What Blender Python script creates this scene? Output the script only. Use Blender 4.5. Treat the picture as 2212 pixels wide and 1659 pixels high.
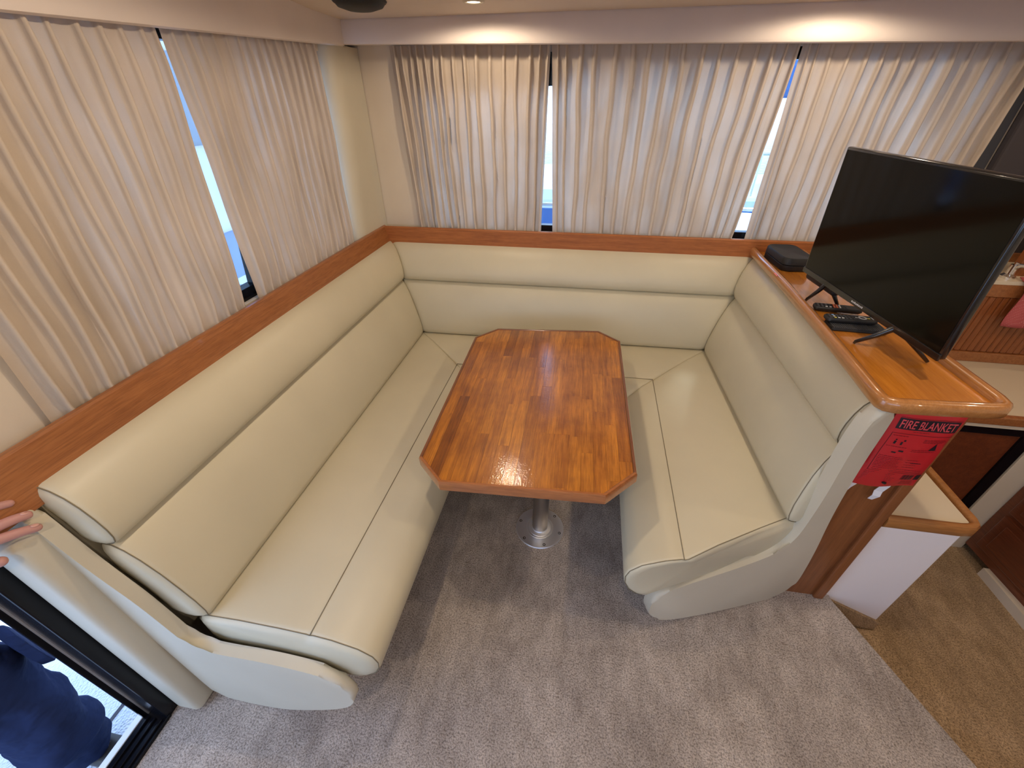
import bpy, bmesh, math, random
from mathutils import Vector, Matrix, Euler
R = math.radians
random.seed(7)
sc = bpy.context.scene
COL = sc.collection
for o in list(bpy.data.objects): bpy.data.objects.remove(o)

# ------------------------------------------------------------------ camera
def add_camera():
    pi, ya, ro = R(34.844), R(-9.778), R(-0.4135)
    fw = Vector((math.sin(ya)*math.cos(pi), math.cos(ya)*math.cos(pi), -math.sin(pi)))
    r = fw.cross(Vector((0, 0, 1))).normalized(); u = r.cross(fw)
    r2 = r*math.cos(ro)+u*math.sin(ro); u2 = -r*math.sin(ro)+u*math.cos(ro)
    cd = bpy.data.cameras.new('camera'); cam = bpy.data.objects.new('camera', cd); COL.objects.link(cam)
    cd.sensor_fit = 'HORIZONTAL'; cd.sensor_width = 36.0; cd.lens = 887.3*36.0/2212.0
    cd.clip_start = 0.02; cd.clip_end = 500
    m = Matrix((r2, u2, -fw)).transposed().to_4x4(); m.translation = Vector((0, 0, 1.75))
    cam.matrix_world = m
    sc.camera = cam
add_camera()

# ------------------------------------------------------------------ world, lights, exposure
w = bpy.data.worlds.new('sky'); sc.world = w; w.use_nodes = True
nt = w.node_tree; bg = nt.nodes['Background']
tc = nt.nodes.new('ShaderNodeTexCoord'); sp = nt.nodes.new('ShaderNodeSeparateXYZ'); rp = nt.nodes.new('ShaderNodeValToRGB')
nt.links.new(tc.outputs['Generated'], sp.inputs[0]); nt.links.new(sp.outputs['Z'], rp.inputs[0]); nt.links.new(rp.outputs[0], bg.inputs[0])
rp.color_ramp.elements[0].position = 0.0; rp.color_ramp.elements[0].color = (0.60, 0.76, 1.0, 1)
rp.color_ramp.elements[1].position = 0.5; rp.color_ramp.elements[1].color = (0.42, 0.60, 1.0, 1)
bg.inputs[1].default_value = 3.2
sd = bpy.data.lights.new('sun', 'SUN'); sd.energy = 1.5; sd.angle = R(8); sd.color = (1.0, .96, .88)
so = bpy.data.objects.new('sun', sd); COL.objects.link(so); so.rotation_euler = (R(38), 0, R(155))
vs = sc.view_settings; vs.view_transform = 'Standard'; vs.look = 'None'; vs.gamma = 1.0; vs.use_curve_mapping = False
vs.exposure = 0.34
WARM = (1.0, 0.80, 0.58)
# the ten recessed ceiling downlights: x, y, ceiling z, watts
DOWN = [(-0.50, 2.09, 0, 7.5), (0.90, 2.09, 0, 7.), (-0.45, 0.9, 0, 16.), (0.95, 1.0, 0, 14.),
        (-0.45, -0.5, 0, 20.), (0.95, -0.5, 0, 20.), (2.1, 0.9, 0, 10.), (2.1, -0.5, 0, 8.), (2.3, 2.1, 0, 4.)]

# ------------------------------------------------------------------ helpers
def link(o, parent=None):
    COL.objects.link(o)
    if parent is not None: o.parent = parent
    return o
def props(o, label=None, cat=None, group=None, kind=None):
    if label: o['label'] = label
    if cat: o['category'] = cat
    if group: o['group'] = group
    if kind: o['kind'] = kind
    return o
def thing(name, loc, label, cat, group=None, rot=(0, 0, 0)):
    o = bpy.data.objects.new(name, None); o.location = loc; o.rotation_euler = rot; o.empty_display_size = .05
    link(o); return props(o, label, cat, group)
def obj(name, bm, mat, parent=None, smooth=False, world=True):
    """bm in world coordinates when world=True (moved into the parent's space)"""
    me = bpy.data.meshes.new(name); 
    if parent is not None and world:
        bm.transform(pmat(parent).inverted())
    bmesh.ops.recalc_face_normals(bm, faces=bm.faces[:])
    bm.to_mesh(me); bm.free()
    if mat: me.materials.append(mat)
    if smooth:
        for p in me.polygons: p.use_smooth = True
        if smooth != True:
            me.set_sharp_from_angle(angle=R(smooth))
    return link(bpy.data.objects.new(name, me), parent)
def pmat(o):
    m = Matrix.LocRotScale(o.location, o.rotation_euler, o.scale)
    return pmat(o.parent) @ m if o.parent else m
def box(bm, x0, x1, y0, y1, z0, z1, bev=0, seg=2, M=None):
    vs_ = [bm.verts.new((x, y, z)) for x in (x0, x1) for y in (y0, y1) for z in (z0, z1)]
    fs = [bm.faces.new([vs_[i] for i in f]) for f in ((0,1,3,2),(4,6,7,5),(0,4,5,1),(2,3,7,6),(0,2,6,4),(1,5,7,3))]
    if bev:
        es = list({e for f in fs for e in f.edges})
        r = bmesh.ops.bevel(bm, geom=es, offset=bev, segments=seg, profile=.5, affect='EDGES')
        vs_ = list({v for v in vs_ if v.is_valid} | set(r['verts']))
    if M is not None: bmesh.ops.transform(bm, matrix=M, verts=[v for v in vs_ if v.is_valid])
    return bm
def B(*a, **k): return box(bmesh.new(), *a, **k)
def boxes(lst, bev=0):
    bm = bmesh.new()
    for b in lst: box(bm, *b, bev=bev)
    return bm
def cyl(bm, p0, p1, r0, r1=None, n=24, cap=True):
    p0, p1 = Vector(p0), Vector(p1); r1 = r0 if r1 is None else r1
    d = (p1-p0).normalized(); a = d.orthogonal().normalized(); b = d.cross(a)
    rings = []
    for p, r in ((p0, r0), (p1, r1)):
        rings.append([bm.verts.new(p+(a*math.cos(2*math.pi*i/n)+b*math.sin(2*math.pi*i/n))*r) for i in range(n)])
    for i in range(n): bm.faces.new((rings[0][i], rings[0][(i+1)%n], rings[1][(i+1)%n], rings[1][i]))
    if cap: bm.faces.new(rings[0][::-1]); bm.faces.new(rings[1])
    return bm
def lathe(bm, prof, c, n=40):
    """prof: list of (r, z) from c"""
    rings = []
    for r, z in prof:
        if r < 1e-6: rings.append([bm.verts.new((c[0], c[1], c[2]+z))])
        else: rings.append([bm.verts.new((c[0]+r*math.cos(2*math.pi*i/n), c[1]+r*math.sin(2*math.pi*i/n), c[2]+z)) for i in range(n)])
    for a, b in zip(rings, rings[1:]):
        for i in range(n):
            j = (i+1) % n
            if len(a) == 1: bm.faces.new((a[0], b[i], b[j]))
            elif len(b) == 1: bm.faces.new((a[i], b[0], a[j]))
            else: bm.faces.new((a[i], a[j], b[j], b[i]))
    return bm
def tube(bm, pts, r, n=8, cap=True):
    pts = [Vector(p) for p in pts]; rings = []; prev = None
    for i, p in enumerate(pts):
        d = (pts[min(i+1, len(pts)-1)]-pts[max(i-1, 0)]).normalized()
        a = d.orthogonal().normalized() if prev is None else (prev-d*prev.dot(d)).normalized()
        prev = a; b = d.cross(a); rr = r[i] if isinstance(r, (list, tuple)) else r
        rings.append([bm.verts.new(p+(a*math.cos(2*math.pi*k/n)+b*math.sin(2*math.pi*k/n))*rr) for k in range(n)])
    for A, Bq in zip(rings, rings[1:]):
        for k in range(n): bm.faces.new((A[k], A[(k+1)%n], Bq[(k+1)%n], Bq[k]))
    if cap: bm.faces.new(rings[0][::-1]); bm.faces.new(rings[-1])
    return bm
def loft(bm, secs, closed=True, cap=True):
    rings = [[bm.verts.new(p) for p in s] for s in secs]
    n = len(rings[0])
    for a, b in zip(rings, rings[1:]):
        for i in range(n if closed else n-1):
            bm.faces.new((a[i], a[(i+1)%n], b[(i+1)%n], b[i]))
    if cap:
        for rg in (rings[0], rings[-1]):
            c = bm.verts.new(sum((v.co for v in rg), Vector())/n)
            for i in range(n): bm.faces.new((rg[i], rg[(i+1)%n], c))
    return bm
def prism(bm, pts, off, bev=0, seg=3):
    """extrude polygon pts (3D list) by vector off"""
    off = Vector(off)
    a = [bm.verts.new(p) for p in pts]; b = [bm.verts.new(Vector(p)+off) for p in pts]
    n = len(pts); f0 = bm.faces.new(a); f1 = bm.faces.new(b[::-1]); fs = [f0, f1]
    for i in range(n): fs.append(bm.faces.new((a[i], b[i], b[(i+1)%n], a[(i+1)%n])))
    if bev:
        es = list(f0.edges)+list(f1.edges)
        bmesh.ops.bevel(bm, geom=es, offset=bev, segments=seg, profile=.5, affect='EDGES', clamp_overlap=True)
    return bm
def smooth_poly(pts, it=2):
    """Chaikin corner cutting on a closed loop"""
    for _ in range(it):
        q = []
        for i in range(len(pts)):
            a, b = Vector(pts[i]), Vector(pts[(i+1)%len(pts)])
            q += [a.lerp(b, .25), a.lerp(b, .75)]
        pts = q
    return pts

# ------------------------------------------------------------------ materials
def mat(name, col, rough=.5, metal=0, coat=0, spec=.5):
    m = bpy.data.materials.new(name); m.use_nodes = True
    b = m.node_tree.nodes['Principled BSDF']
    b.inputs['Base Color'].default_value = (*col, 1); b.inputs['Roughness'].default_value = rough
    b.inputs['Metallic'].default_value = metal; b.inputs['Coat Weight'].default_value = coat
    b.inputs['Coat Roughness'].default_value = .05; b.inputs['Specular IOR Level'].default_value = spec
    return m, m.node_tree, b
def noise(nt, scale, detail=3, vec=None, rough=.5, dim='3D'):
    n = nt.nodes.new('ShaderNodeTexNoise'); n.inputs['Scale'].default_value = scale; n.inputs['Detail'].default_value = detail
    n.inputs['Roughness'].default_value = rough
    if vec: nt.links.new(vec, n.inputs['Vector'])
    return n
def ramp(nt, fac, stops):
    r = nt.nodes.new('ShaderNodeValToRGB'); nt.links.new(fac, r.inputs[0])
    e = r.color_ramp.elements
    while len(e) < len(stops): e.new(.5)
    for i, (p, c) in enumerate(stops): e[i].position = p; e[i].color = (*c, 1)
    return r
def bump(nt, h, b, strength=.3, dist=.002, prev=None):
    n = nt.nodes.new('ShaderNodeBump'); n.inputs['Strength'].default_value = strength; n.inputs['Distance'].default_value = dist
    nt.links.new(h, n.inputs['Height'])
    if prev: nt.links.new(prev.outputs[0], n.inputs['Normal'])
    nt.links.new(n.outputs[0], b.inputs['Normal']); return n
def coords(nt, kind='Object'):
    t = nt.nodes.new('ShaderNodeTexCoord'); return t.outputs[kind]
def geo(nt): return nt.nodes.new('ShaderNodeNewGeometry').outputs['Position']
def mapping(nt, vec, scale=(1, 1, 1), rot=(0, 0, 0), loc=(0, 0, 0)):
    m = nt.nodes.new('ShaderNodeMapping'); nt.links.new(vec, m.inputs[0])
    m.inputs['Scale'].default_value = scale; m.inputs['Rotation'].default_value = rot; m.inputs['Location'].default_value = loc
    return m.outputs[0]
def vary(nt, b, col, scale=3, amt=.12, extra=None):
    n = noise(nt, scale, 4, geo(nt))
    lo = tuple(c*(1-amt) for c in col); hi = tuple(min(1, c*(1+amt)) for c in col)
    r = ramp(nt, n.outputs[0], [(.3, lo), (.7, hi)]); nt.links.new(r.outputs[0], b.inputs['Base Color']); return r

def vinyl(name, col, rough=.45, bs=.12):
    m, nt, b = mat(name, col, rough); vary(nt, b, col, 2.5, .05)
    n = noise(nt, 900, 2, geo(nt)); n1 = bump(nt, n.outputs[0], b, bs, .0006)
    n2 = noise(nt, 9, 3, geo(nt)); bump(nt, n2.outputs[0], b, .25, .006, n1)
    return m
M_leather = vinyl('cream_leather', (.60, .545, .395), .42)
M_panelv = vinyl('cream_vinyl', (.60, .55, .43), .5)
M_wallv = vinyl('beige_wall_vinyl', (.68, .59, .47), .65, .2)
M_val = vinyl('padded_valance_vinyl', (.86, .77, .71), .6, .15)
M_ceil = vinyl('headliner', (.74, .62, .50), .7, .2)
M_seam = mat('seam_thread', (.20, .17, .11), .7)[0]

def wood(name, c0, c1, axis='Y', coat=.8, rough=.35, scale=1.0, per_object=False, grain=.5):
    m, nt, b = mat(name, c0, rough, coat=coat)
    sc_ = {'X': (1.2, 22, 22), 'Y': (22, 1.2, 22), 'Z': (22, 22, 1.2)}[axis]
    if per_object:
        oi = nt.nodes.new('ShaderNodeObjectInfo')
        add = nt.nodes.new('ShaderNodeVectorMath'); add.operation = 'MULTIPLY_ADD'
        comb = nt.nodes.new('ShaderNodeCombineXYZ')
        for i in range(3): nt.links.new(oi.outputs['Random'], comb.inputs[i])
        nt.links.new(comb.outputs[0], add.inputs[0]); add.inputs[1].default_value = (13, 7, 31); nt.links.new(coords(nt), add.inputs[2])
        v = mapping(nt, add.outputs[0], tuple(s*scale for s in sc_))
    else: v = mapping(nt, geo(nt), tuple(s*scale for s in sc_))
    n = noise(nt, 3.0, 6, v, .62)
    mid = tuple((a+c)/2 for a, c in zip(c0, c1))
    r = ramp(nt, n.outputs[0], [(.28, c0), (.5, mid), (.72, c1)])
    out = r.outputs[0]
    f = noise(nt, 14.0, 3, v, .6)
    mx = nt.nodes.new('ShaderNodeMix'); mx.data_type = 'RGBA'; mx.blend_type = 'MULTIPLY'
    fr = ramp(nt, f.outputs[0], [(.36, (.55, .5, .45)), (.56, (1, 1, 1))])
    mx.inputs[0].default_value = grain; nt.links.new(out, mx.inputs[6]); nt.links.new(fr.outputs[0], mx.inputs[7]); out = mx.outputs[2]
    if per_object:
        tone = ramp(nt, oi.outputs['Random'], [(0, (.52, .43, .37)), (.08, (.86, .82, .78)), (.6, (1.0, 1.0, 1.0)), (1, (1.16, 1.24, 1.2))])
        m2 = nt.nodes.new('ShaderNodeMix'); m2.data_type = 'RGBA'; m2.blend_type = 'MULTIPLY'; m2.inputs[0].default_value = 1
        nt.links.new(out, m2.inputs[6]); nt.links.new(tone.outputs[0], m2.inputs[7]); out = m2.outputs[2]
        fl = noise(nt, 7, 3, geo(nt), .6); fr2 = ramp(nt, fl.outputs[0], [(.35, (.80, .74, .69)), (.6, (1.08, 1.08, 1.05))])
        m3 = nt.nodes.new('ShaderNodeMix'); m3.data_type = 'RGBA'; m3.blend_type = 'MULTIPLY'; m3.inputs[0].default_value = 1
        nt.links.new(out, m3.inputs[6]); nt.links.new(fr2.outputs[0], m3.inputs[7]); out = m3.outputs[2]
    nt.links.new(out, b.inputs['Base Color'])
    return m, nt, b
def orange_peel(nt, b, s=.25):
    n = noise(nt, 150, 3, geo(nt)); bn = nt.nodes.new('ShaderNodeBump'); bn.inputs['Strength'].default_value = s; bn.inputs['Distance'].default_value = .0012
    nt.links.new(n.outputs[0], bn.inputs['Height']); nt.links.new(bn.outputs[0], b.inputs['Coat Normal']); nt.links.new(bn.outputs[0], b.inputs['Normal'])
M_rail = wood('rail_wood', (.27, .092, .026), (.41, .155, .048), 'Y', .35, .4)[0]
M_railx = wood('rail_wood_x', (.30, .092, .022), (.46, .155, .040), 'X', .0, .5)[0]
m_, nt_, b_ = wood('tray_wood', (.46, .155, .016), (.62, .235, .030), 'Y', 1.0, .22, .8, grain=.3); orange_peel(nt_, b_, .06); M_tray = m_
m_, nt_, b_ = wood('tray_rim_wood', (.36, .14, .035), (.50, .22, .065), 'Y', 1.0, .3, 1, grain=.4); M_rim = m_
m_, nt_, b_ = wood('stave_wood', (.27, .078, .007), (.64, .235, .018), 'Y', 1.0, .35, .8, True, .6); orange_peel(nt_, b_, .36); b_.inputs['Coat Roughness'].default_value = .03; M_stave = m_
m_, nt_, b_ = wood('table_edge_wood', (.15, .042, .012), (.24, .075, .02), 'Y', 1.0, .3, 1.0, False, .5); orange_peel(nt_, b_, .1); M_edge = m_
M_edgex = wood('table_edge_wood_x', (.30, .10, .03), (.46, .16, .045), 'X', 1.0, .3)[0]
M_panel = wood('panel_wood', (.19, .062, .018), (.28, .092, .027), 'Z', .3, .4, .7, grain=.35)[0]
M_trimw = wood('locker_trim_wood', (.32, .12, .028), (.45, .19, .05), 'X', .4, .45)[0]
M_dark = wood('dark_cabinet_wood', (.12, .028, .010), (.20, .050, .016), 'Y', .5, .35, .6)[0]
M_tamb = wood('tambour_wood', (.22, .06, .014), (.33, .10, .025), 'Z', .4, .35)[0]

def carpet(name, c0, c1, c2):
    m, nt, b = mat(name, c0, .95, spec=.15)
    g = geo(nt)
    big = noise(nt, 3.2, 6, g, .62); r1 = ramp(nt, big.outputs[0], [(.34, c1), (.52, c0), (.66, c2)])
    fine = noise(nt, 180, 3, g, .7); r2 = ramp(nt, fine.outputs[0], [(.35, (.46, .44, .43)), (.58, (1.15, 1.13, 1.12))])
    med = noise(nt, 16, 4, mapping(nt, g, (1.5, .6, 1)), .6); r3 = ramp(nt, med.outputs[0], [(.36, (.84, .83, .82)), (.62, (1.06, 1.06, 1.06))])
    a = nt.nodes.new('ShaderNodeMix'); a.data_type = 'RGBA'; a.blend_type = 'MULTIPLY'; a.inputs[0].default_value = 1
    nt.links.new(r1.outputs[0], a.inputs[6]); nt.links.new(r2.outputs[0], a.inputs[7])
    a2 = nt.nodes.new('ShaderNodeMix'); a2.data_type = 'RGBA'; a2.blend_type = 'MULTIPLY'; a2.inputs[0].default_value = 1
    nt.links.new(a.outputs[2], a2.inputs[6]); nt.links.new(r3.outputs[0], a2.inputs[7])
    # dark soil spots
    sp_ = noise(nt, 17, 2, g, .4); r4 = ramp(nt, sp_.outputs[0], [(.72, (1, 1, 1)), (.79, (.62, .58, .55))])
    a3 = nt.nodes.new('ShaderNodeMix'); a3.data_type = 'RGBA'; a3.blend_type = 'MULTIPLY'; a3.inputs[0].default_value = 1
    nt.links.new(a2.outputs[2], a3.inputs[6]); nt.links.new(r4.outputs[0], a3.inputs[7])
    nt.links.new(a3.outputs[2], b.inputs['Base Color'])
    b1 = bump(nt, fine.outputs[0], b, 1.0, .006)
    bump(nt, med.outputs[0], b, .5, .01, b1)
    return m
M_carpet = carpet('taupe_carpet', (.53, .465, .405), (.40, .345, .30), (.61, .54, .475))
M_carpet2 = carpet('lower_carpet_lamp_tint', (.50, .35, .20), (.42, .29, .16), (.57, .41, .25))  # same carpet below the step, warm lamplight and shade put into its colour

def fabric(name, col, tr=.38, mottled=False):
    m, nt, b = mat(name, col, .9, spec=.1); vary(nt, b, col, 6, .06)
    n = noise(nt, 260, 2, mapping(nt, geo(nt), (1, 1, 3))); bn = bump(nt, n.outputs[0], b, .35, .0012)
    t = nt.nodes.new('ShaderNodeBsdfTranslucent'); t.inputs[0].default_value = (*[min(1, c*1.15) for c in col], 1)
    mx = nt.nodes.new('ShaderNodeMixShader'); mx.inputs[0].default_value = tr
    out = nt.nodes['Material Output']
    if mottled:
        nn = noise(nt, 4.5, 3, mapping(nt, geo(nt), (1.6, 1.6, .45)), .55); rr = ramp(nt, nn.outputs[0], [(.36, (tr*.35,)*3), (.64, (tr*1.35,)*3)])
        nt.links.new(rr.outputs[0], mx.inputs[0])
    nt.links.new(b.outputs[0], mx.inputs[1]); nt.links.new(t.outputs[0], mx.inputs[2]); nt.links.new(mx.outputs[0], out.inputs[0])
    return m
M_curt = fabric('curtain_fabric', (.60, .51, .42), .16, True)
M_curt2 = fabric('curtain_fabric_folded', (.60, .51, .42), .05)
M_black = mat('black_frame', (.004, .004, .006), .22, coat=.0, spec=.25)[0]
M_blackm = mat('matt_black', (.010, .010, .011), .55)[0]
M_tvf = mat('tv_black_plastic', (.008, .008, .009), .18, coat=.5)[0]
M_screen = mat('tv_screen', (.004, .004, .003), .10, coat=0, spec=.22)[0]
M_white = mat('white_laminate', (.88, .81, .78), .45)[0]
M_cream = mat('cream_laminate', (.68, .58, .43), .4)[0]
M_whitegel = mat('white_gelcoat', (.80, .84, .88), .3)[0]
M_alu = mat('brushed_aluminium', (.86, .88, .92), .34, .8)[0]
M_post = mat('satin_aluminium_post', (.42, .39, .36), .38, 1)[0]
M_screw = mat('screw_dark', (.05, .05, .05), .4, .8)[0]
M_chrome = mat('chrome', (.8, .8, .8), .1, 1)[0]
M_red = mat('red_print', (.52, .012, .02), .36, coat=.4)[0]
M_redd = mat('dark_red_side', (.36, .015, .02), .35, coat=.4)[0]
M_ink = mat('black_ink', (.015, .008, .015), .4)[0]
M_inkr = mat('dark_ink_on_red', (.10, .006, .012), .4)[0]
M_tape = mat('white_tape', (.75, .74, .78), .5)[0]
M_wp = mat('white_print', (.6, .6, .6), .5)[0]
M_or = mat('orange_print', (.7, .16, .06), .5)[0]
M_ye = mat('yellow_print', (.6, .5, .1), .5)[0]
M_bl = mat('blue_print', (.2, .4, .7), .5)[0]
M_pink = mat('pink_print', (.75, .32, .26), .5)[0]
M_skin = mat('skin', (.52, .27, .235), .5)[0]
M_skin.node_tree.nodes['Principled BSDF'].inputs['Subsurface Weight'].default_value = .15
M_skin.node_tree.nodes['Principled BSDF'].inputs['Subsurface Scale'].default_value = .01
M_nail = mat('nail', (.68, .40, .35), .3)[0]
M_blue = mat('blue_canvas', (.05, .14, .34), .8)[0]
M_grey = mat('dark_grey_cover', (.055, .046, .050), .85)[0]
M_grey2 = mat('grey_cover_edge', (.07, .07, .08), .8)[0]
M_hair = mat('dark_hair', (.03, .02, .015), .6)[0]
M_shoe = mat('shoe_leather', (.03, .025, .02), .5)[0]
def navy():
    m, nt, b = mat('navy_trouser_cloth', (.018, .028, .075), .9, spec=.1)
    n = noise(nt, 300, 2, geo(nt)); b1 = bump(nt, n.outputs[0], b, .3, .001)
    n2 = noise(nt, 7, 3, mapping(nt, geo(nt), (1, 1, 1.6), (0, .6, 0))); bump(nt, n2.outputs[0], b, .9, .05, b1)
    return m
M_navy = navy()
M_shirt = mat('blue_shirt', (.10, .13, .28), .9)[0]
def nonskid():
    m, nt, b = mat('nonskid_deck', (.72, .78, .84), .55)
    v = nt.nodes.new('ShaderNodeTexVoronoi'); v.inputs['Scale'].default_value = 110; nt.links.new(geo(nt), v.inputs['Vector'])
    bump(nt, v.outputs[0], b, .8, .006); return m
M_deck = nonskid()
def glass():
    m = bpy.data.materials.new('window_glass'); m.use_nodes = True; nt = m.node_tree; nt.nodes.clear()
    o = nt.nodes.new('ShaderNodeOutputMaterial'); t = nt.nodes.new('ShaderNodeBsdfTransparent'); g = nt.nodes.new('ShaderNodeBsdfGlossy')
    t.inputs[0].default_value = (.86, .93, .97, 1); g.inputs[1].default_value = .02
    mx = nt.nodes.new('ShaderNodeMixShader'); mx.inputs[0].default_value = .06
    nt.links.new(t.outputs[0], mx.inputs[1]); nt.links.new(g.outputs[0], mx.inputs[2]); nt.links.new(mx.outputs[0], o.inputs[0]); return m
M_glass = glass()
def emis(name, col, s):
    m = bpy.data.materials.new(name); m.use_nodes = True; nt = m.node_tree; nt.nodes.clear()
    o = nt.nodes.new('ShaderNodeOutputMaterial'); e = nt.nodes.new('ShaderNodeEmission'); e.inputs[0].default_value = (*col, 1); e.inputs[1].default_value = s
    nt.links.new(e.outputs[0], o.inputs[0]); return m
M_lamp = emis('lamp_glow', (1, .88, .66), 9)
def gingham():
    m, nt, b = mat('pink_check_cloth', (.7, .3, .28), .95, spec=.1)
    uv = coords(nt, 'Object')
    br = nt.nodes.new('ShaderNodeTexBrick'); br.inputs['Scale'].default_value = 90; nt.links.new(uv, br.inputs['Vector'])
    br.inputs['Color1'].default_value = (.80, .42, .38, 1); br.inputs['Color2'].default_value = (.72, .33, .30, 1); br.inputs['Mortar'].default_value = (.45, .10, .10, 1)
    br.inputs['Mortar Size'].default_value = .12; br.offset = 0
    nt.links.new(br.outputs[0], b.inputs['Base Color']); bump(nt, br.outputs[1], b, .6, .002); return m
M_cloth = gingham()

def S(name, bm, m, parent=None, **k):
    o = obj(name, bm, m, parent, **k)
    if parent is None: o['kind'] = 'structure'
    return o

# ================================================================== SETTING
XW, YW = -1.265, 2.505           # inner planes of the left and back walls
# floor: upper saloon carpet, step edge runs diagonally
up = [(-1.262, -1.95), (2.43, -1.95), (1.385, .60), (1.170, 1.115), (1.170, 2.5), (-1.262, 2.5)]
floor = S('floor', prism(bmesh.new(), [(x, y, 0) for x, y in up], (0, 0, -.22)), M_carpet)
lo = [(1.10, -1.95), (3.2, -1.95), (3.2, 2.5), (1.10, 2.5)]
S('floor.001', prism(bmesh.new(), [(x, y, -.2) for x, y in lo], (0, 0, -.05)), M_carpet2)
# carpeted lip at the foot of the step
bm = bmesh.new()
prism(bm, [(1.21, 1.115, -.185), (1.415, 1.115, -.185), (1.475, .96, -.185), (1.66, .52, -.185), (2.2, -.8, -.185), (2.1, -.8, -.185), (1.42, .55, -.185)], (0, 0, -.02))
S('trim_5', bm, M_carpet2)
# ceiling, slightly coved towards the windows
CEIL = [(2.56, 2.052), (2.35, 2.052), (2.1, 2.056), (1.8, 2.075), (1.2, 2.11), (-1.97, 2.125)]
bm = bmesh.new()
loft(bm, [[Vector((x, y, z)) for y, z in CEIL]+[Vector((x, -1.97, 2.2)), Vector((x, 2.56, 2.2))] for x in (-1.33, 3.25)])
ceiling = S('ceiling', bm, M_ceil)
# wall_left with window and door openings
WL = boxes([(-1.33, XW, .335, 2.56, -.3, 1.10), (-1.33, XW, -1.97, 2.56, 1.93, 2.2), (-1.33, XW, .335, .84, 1.10, 1.93),
            (-1.33, XW, 2.215, 2.56, 1.10, 1.93), (-1.33, XW, -1.97, -1.15, -.3, 1.93)])
wall_left = S('wall_left', WL, M_wallv)
WB = boxes([(-1.33, 3.25, YW, 2.56, -.3, 1.10), (-1.33, 3.25, YW, 2.56, 1.93, 2.2), (-1.33, -.99, YW, 2.56, 1.10, 1.93),
            (1.74, 3.25, YW, 2.56, 1.10, 1.93)])
wall_back = S('wall_back', WB, M_wallv)
# far sides of the saloon (behind the camera): long side window and forward bulkhead
S('wall_front', boxes([(-1.33, 3.25, -1.97, -1.91, -.3, 1.05), (-1.33, 3.25, -1.97, -1.91, 1.9, 2.2), (-1.33, -1.0, -1.97, -1.91, 1.05, 1.9),
                       (1.7, 3.25, -1.97, -1.91, 1.05, 1.9)]), M_wallv)
S('wall_right', boxes([(3.2, 3.26, -1.97, 2.56, -.3, 2.2)]), M_wallv)

# padded corner pillar on the left wall: rounded edge towards the window
pts = []
for i in range(9):
    a = R(90*i/8); pts.append((-1.285+.068*math.sin(a), 2.30-.09*math.cos(a)))
plan = [(x, y) for x, y in pts]
def pillar(zs):
    secs = []
    for z in zs:
        t = (z-1.10)/.85
        sh = .075*t+.012*math.sin(math.pi*t)
        secs.append([Vector((x+.01*math.sin(math.pi*t), y-.06+sh*.85, z)) for x, y in plan]+[Vector((-1.212, 2.50, z)), Vector((-1.285, 2.50, z))])
    return loft(bmesh.new(), secs)
S('padded_pillar', pillar([1.10+.86*i/14 for i in range(15)]), M_panelv, wall_left, smooth=40)
# valances
def valance(secs): return loft(bmesh.new(), secs)
secs = []
for i in range(25):
    y = 2.36-3.9*i/24
    zb = 1.957-.040*(2.36-y) if y > .3 else 1.875
    zb = max(zb, 1.88)
    s = [(-1.265, zb+.012), (-1.215, zb), (-1.203, zb+.004), (-1.198, zb+.016), (-1.196, zb+.06), (-1.195, 2.02), (-1.194, 2.135), (-1.265, 2.14)]
    secs.append([Vector((a, y, b)) for a, b in s])
S('trim_1', valance(secs), M_val, smooth=35)
secs = []
for i in range(41):
    x = -1.262+4.46*i/40; zb = 1.958-.0175*(x+1.2)/1.0*.9
    wv = .002*math.sin(x*5)
    s = [(2.505, zb+.014), (2.362, zb+.004+wv), (2.350, zb+.006), (2.343, zb+.018), (2.342, zb+.05), (2.345, 2.045), (2.352, 2.056), (2.505, 2.06)]
    secs.append([Vector((x, a, b)) for a, b in s])
S('trim_2', valance(secs), M_val, smooth=35)
# timber rails along the top of the backrests
def rail(pts0, pts1, z0, z1, th, name, m):
    bm = bmesh.new(); (x0, y0), (x1, y1) = pts0, pts1
    d = Vector((x1-x0, y1-y0, 0)).normalized(); n = Vector((-d.y, d.x, 0))
    M = Matrix(((d.x, n.x, 0, x0), (d.y, n.y, 0, y0), (0, 0, 1, 0), (0, 0, 0, 1)))
    L = math.hypot(x1-x0, y1-y0)
    box(bm, 0, L, 0, th, z0, z1, bev=.004, seg=2, M=M)
    return S(name, bm, m)
bm = bmesh.new(); loft(bm, [[Vector(p) for p in ((-1.168, y, .99), (-1.2, y, 1.112), (-1.206, y, 1.117), (-1.218, y, 1.117), (-1.222, y, 1.10), (-1.222, y, .99))] for y in (.10, 2.455)])
S('trim_3', bm, M_rail, smooth=30)
bm = bmesh.new(); loft(bm, [[Vector(p) for p in ((x, y0, .99), (x, y0, 1.1085), (x, y0+.005, 1.114), (x, y0+.018, 1.114), (x, y0+.022, 1.09), (x, y0+.022, .99))] for x, y0 in ((-1.205, 2.432), (1.62, 2.442))])
S('trim_4', bm, M_railx, smooth=30)

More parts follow.
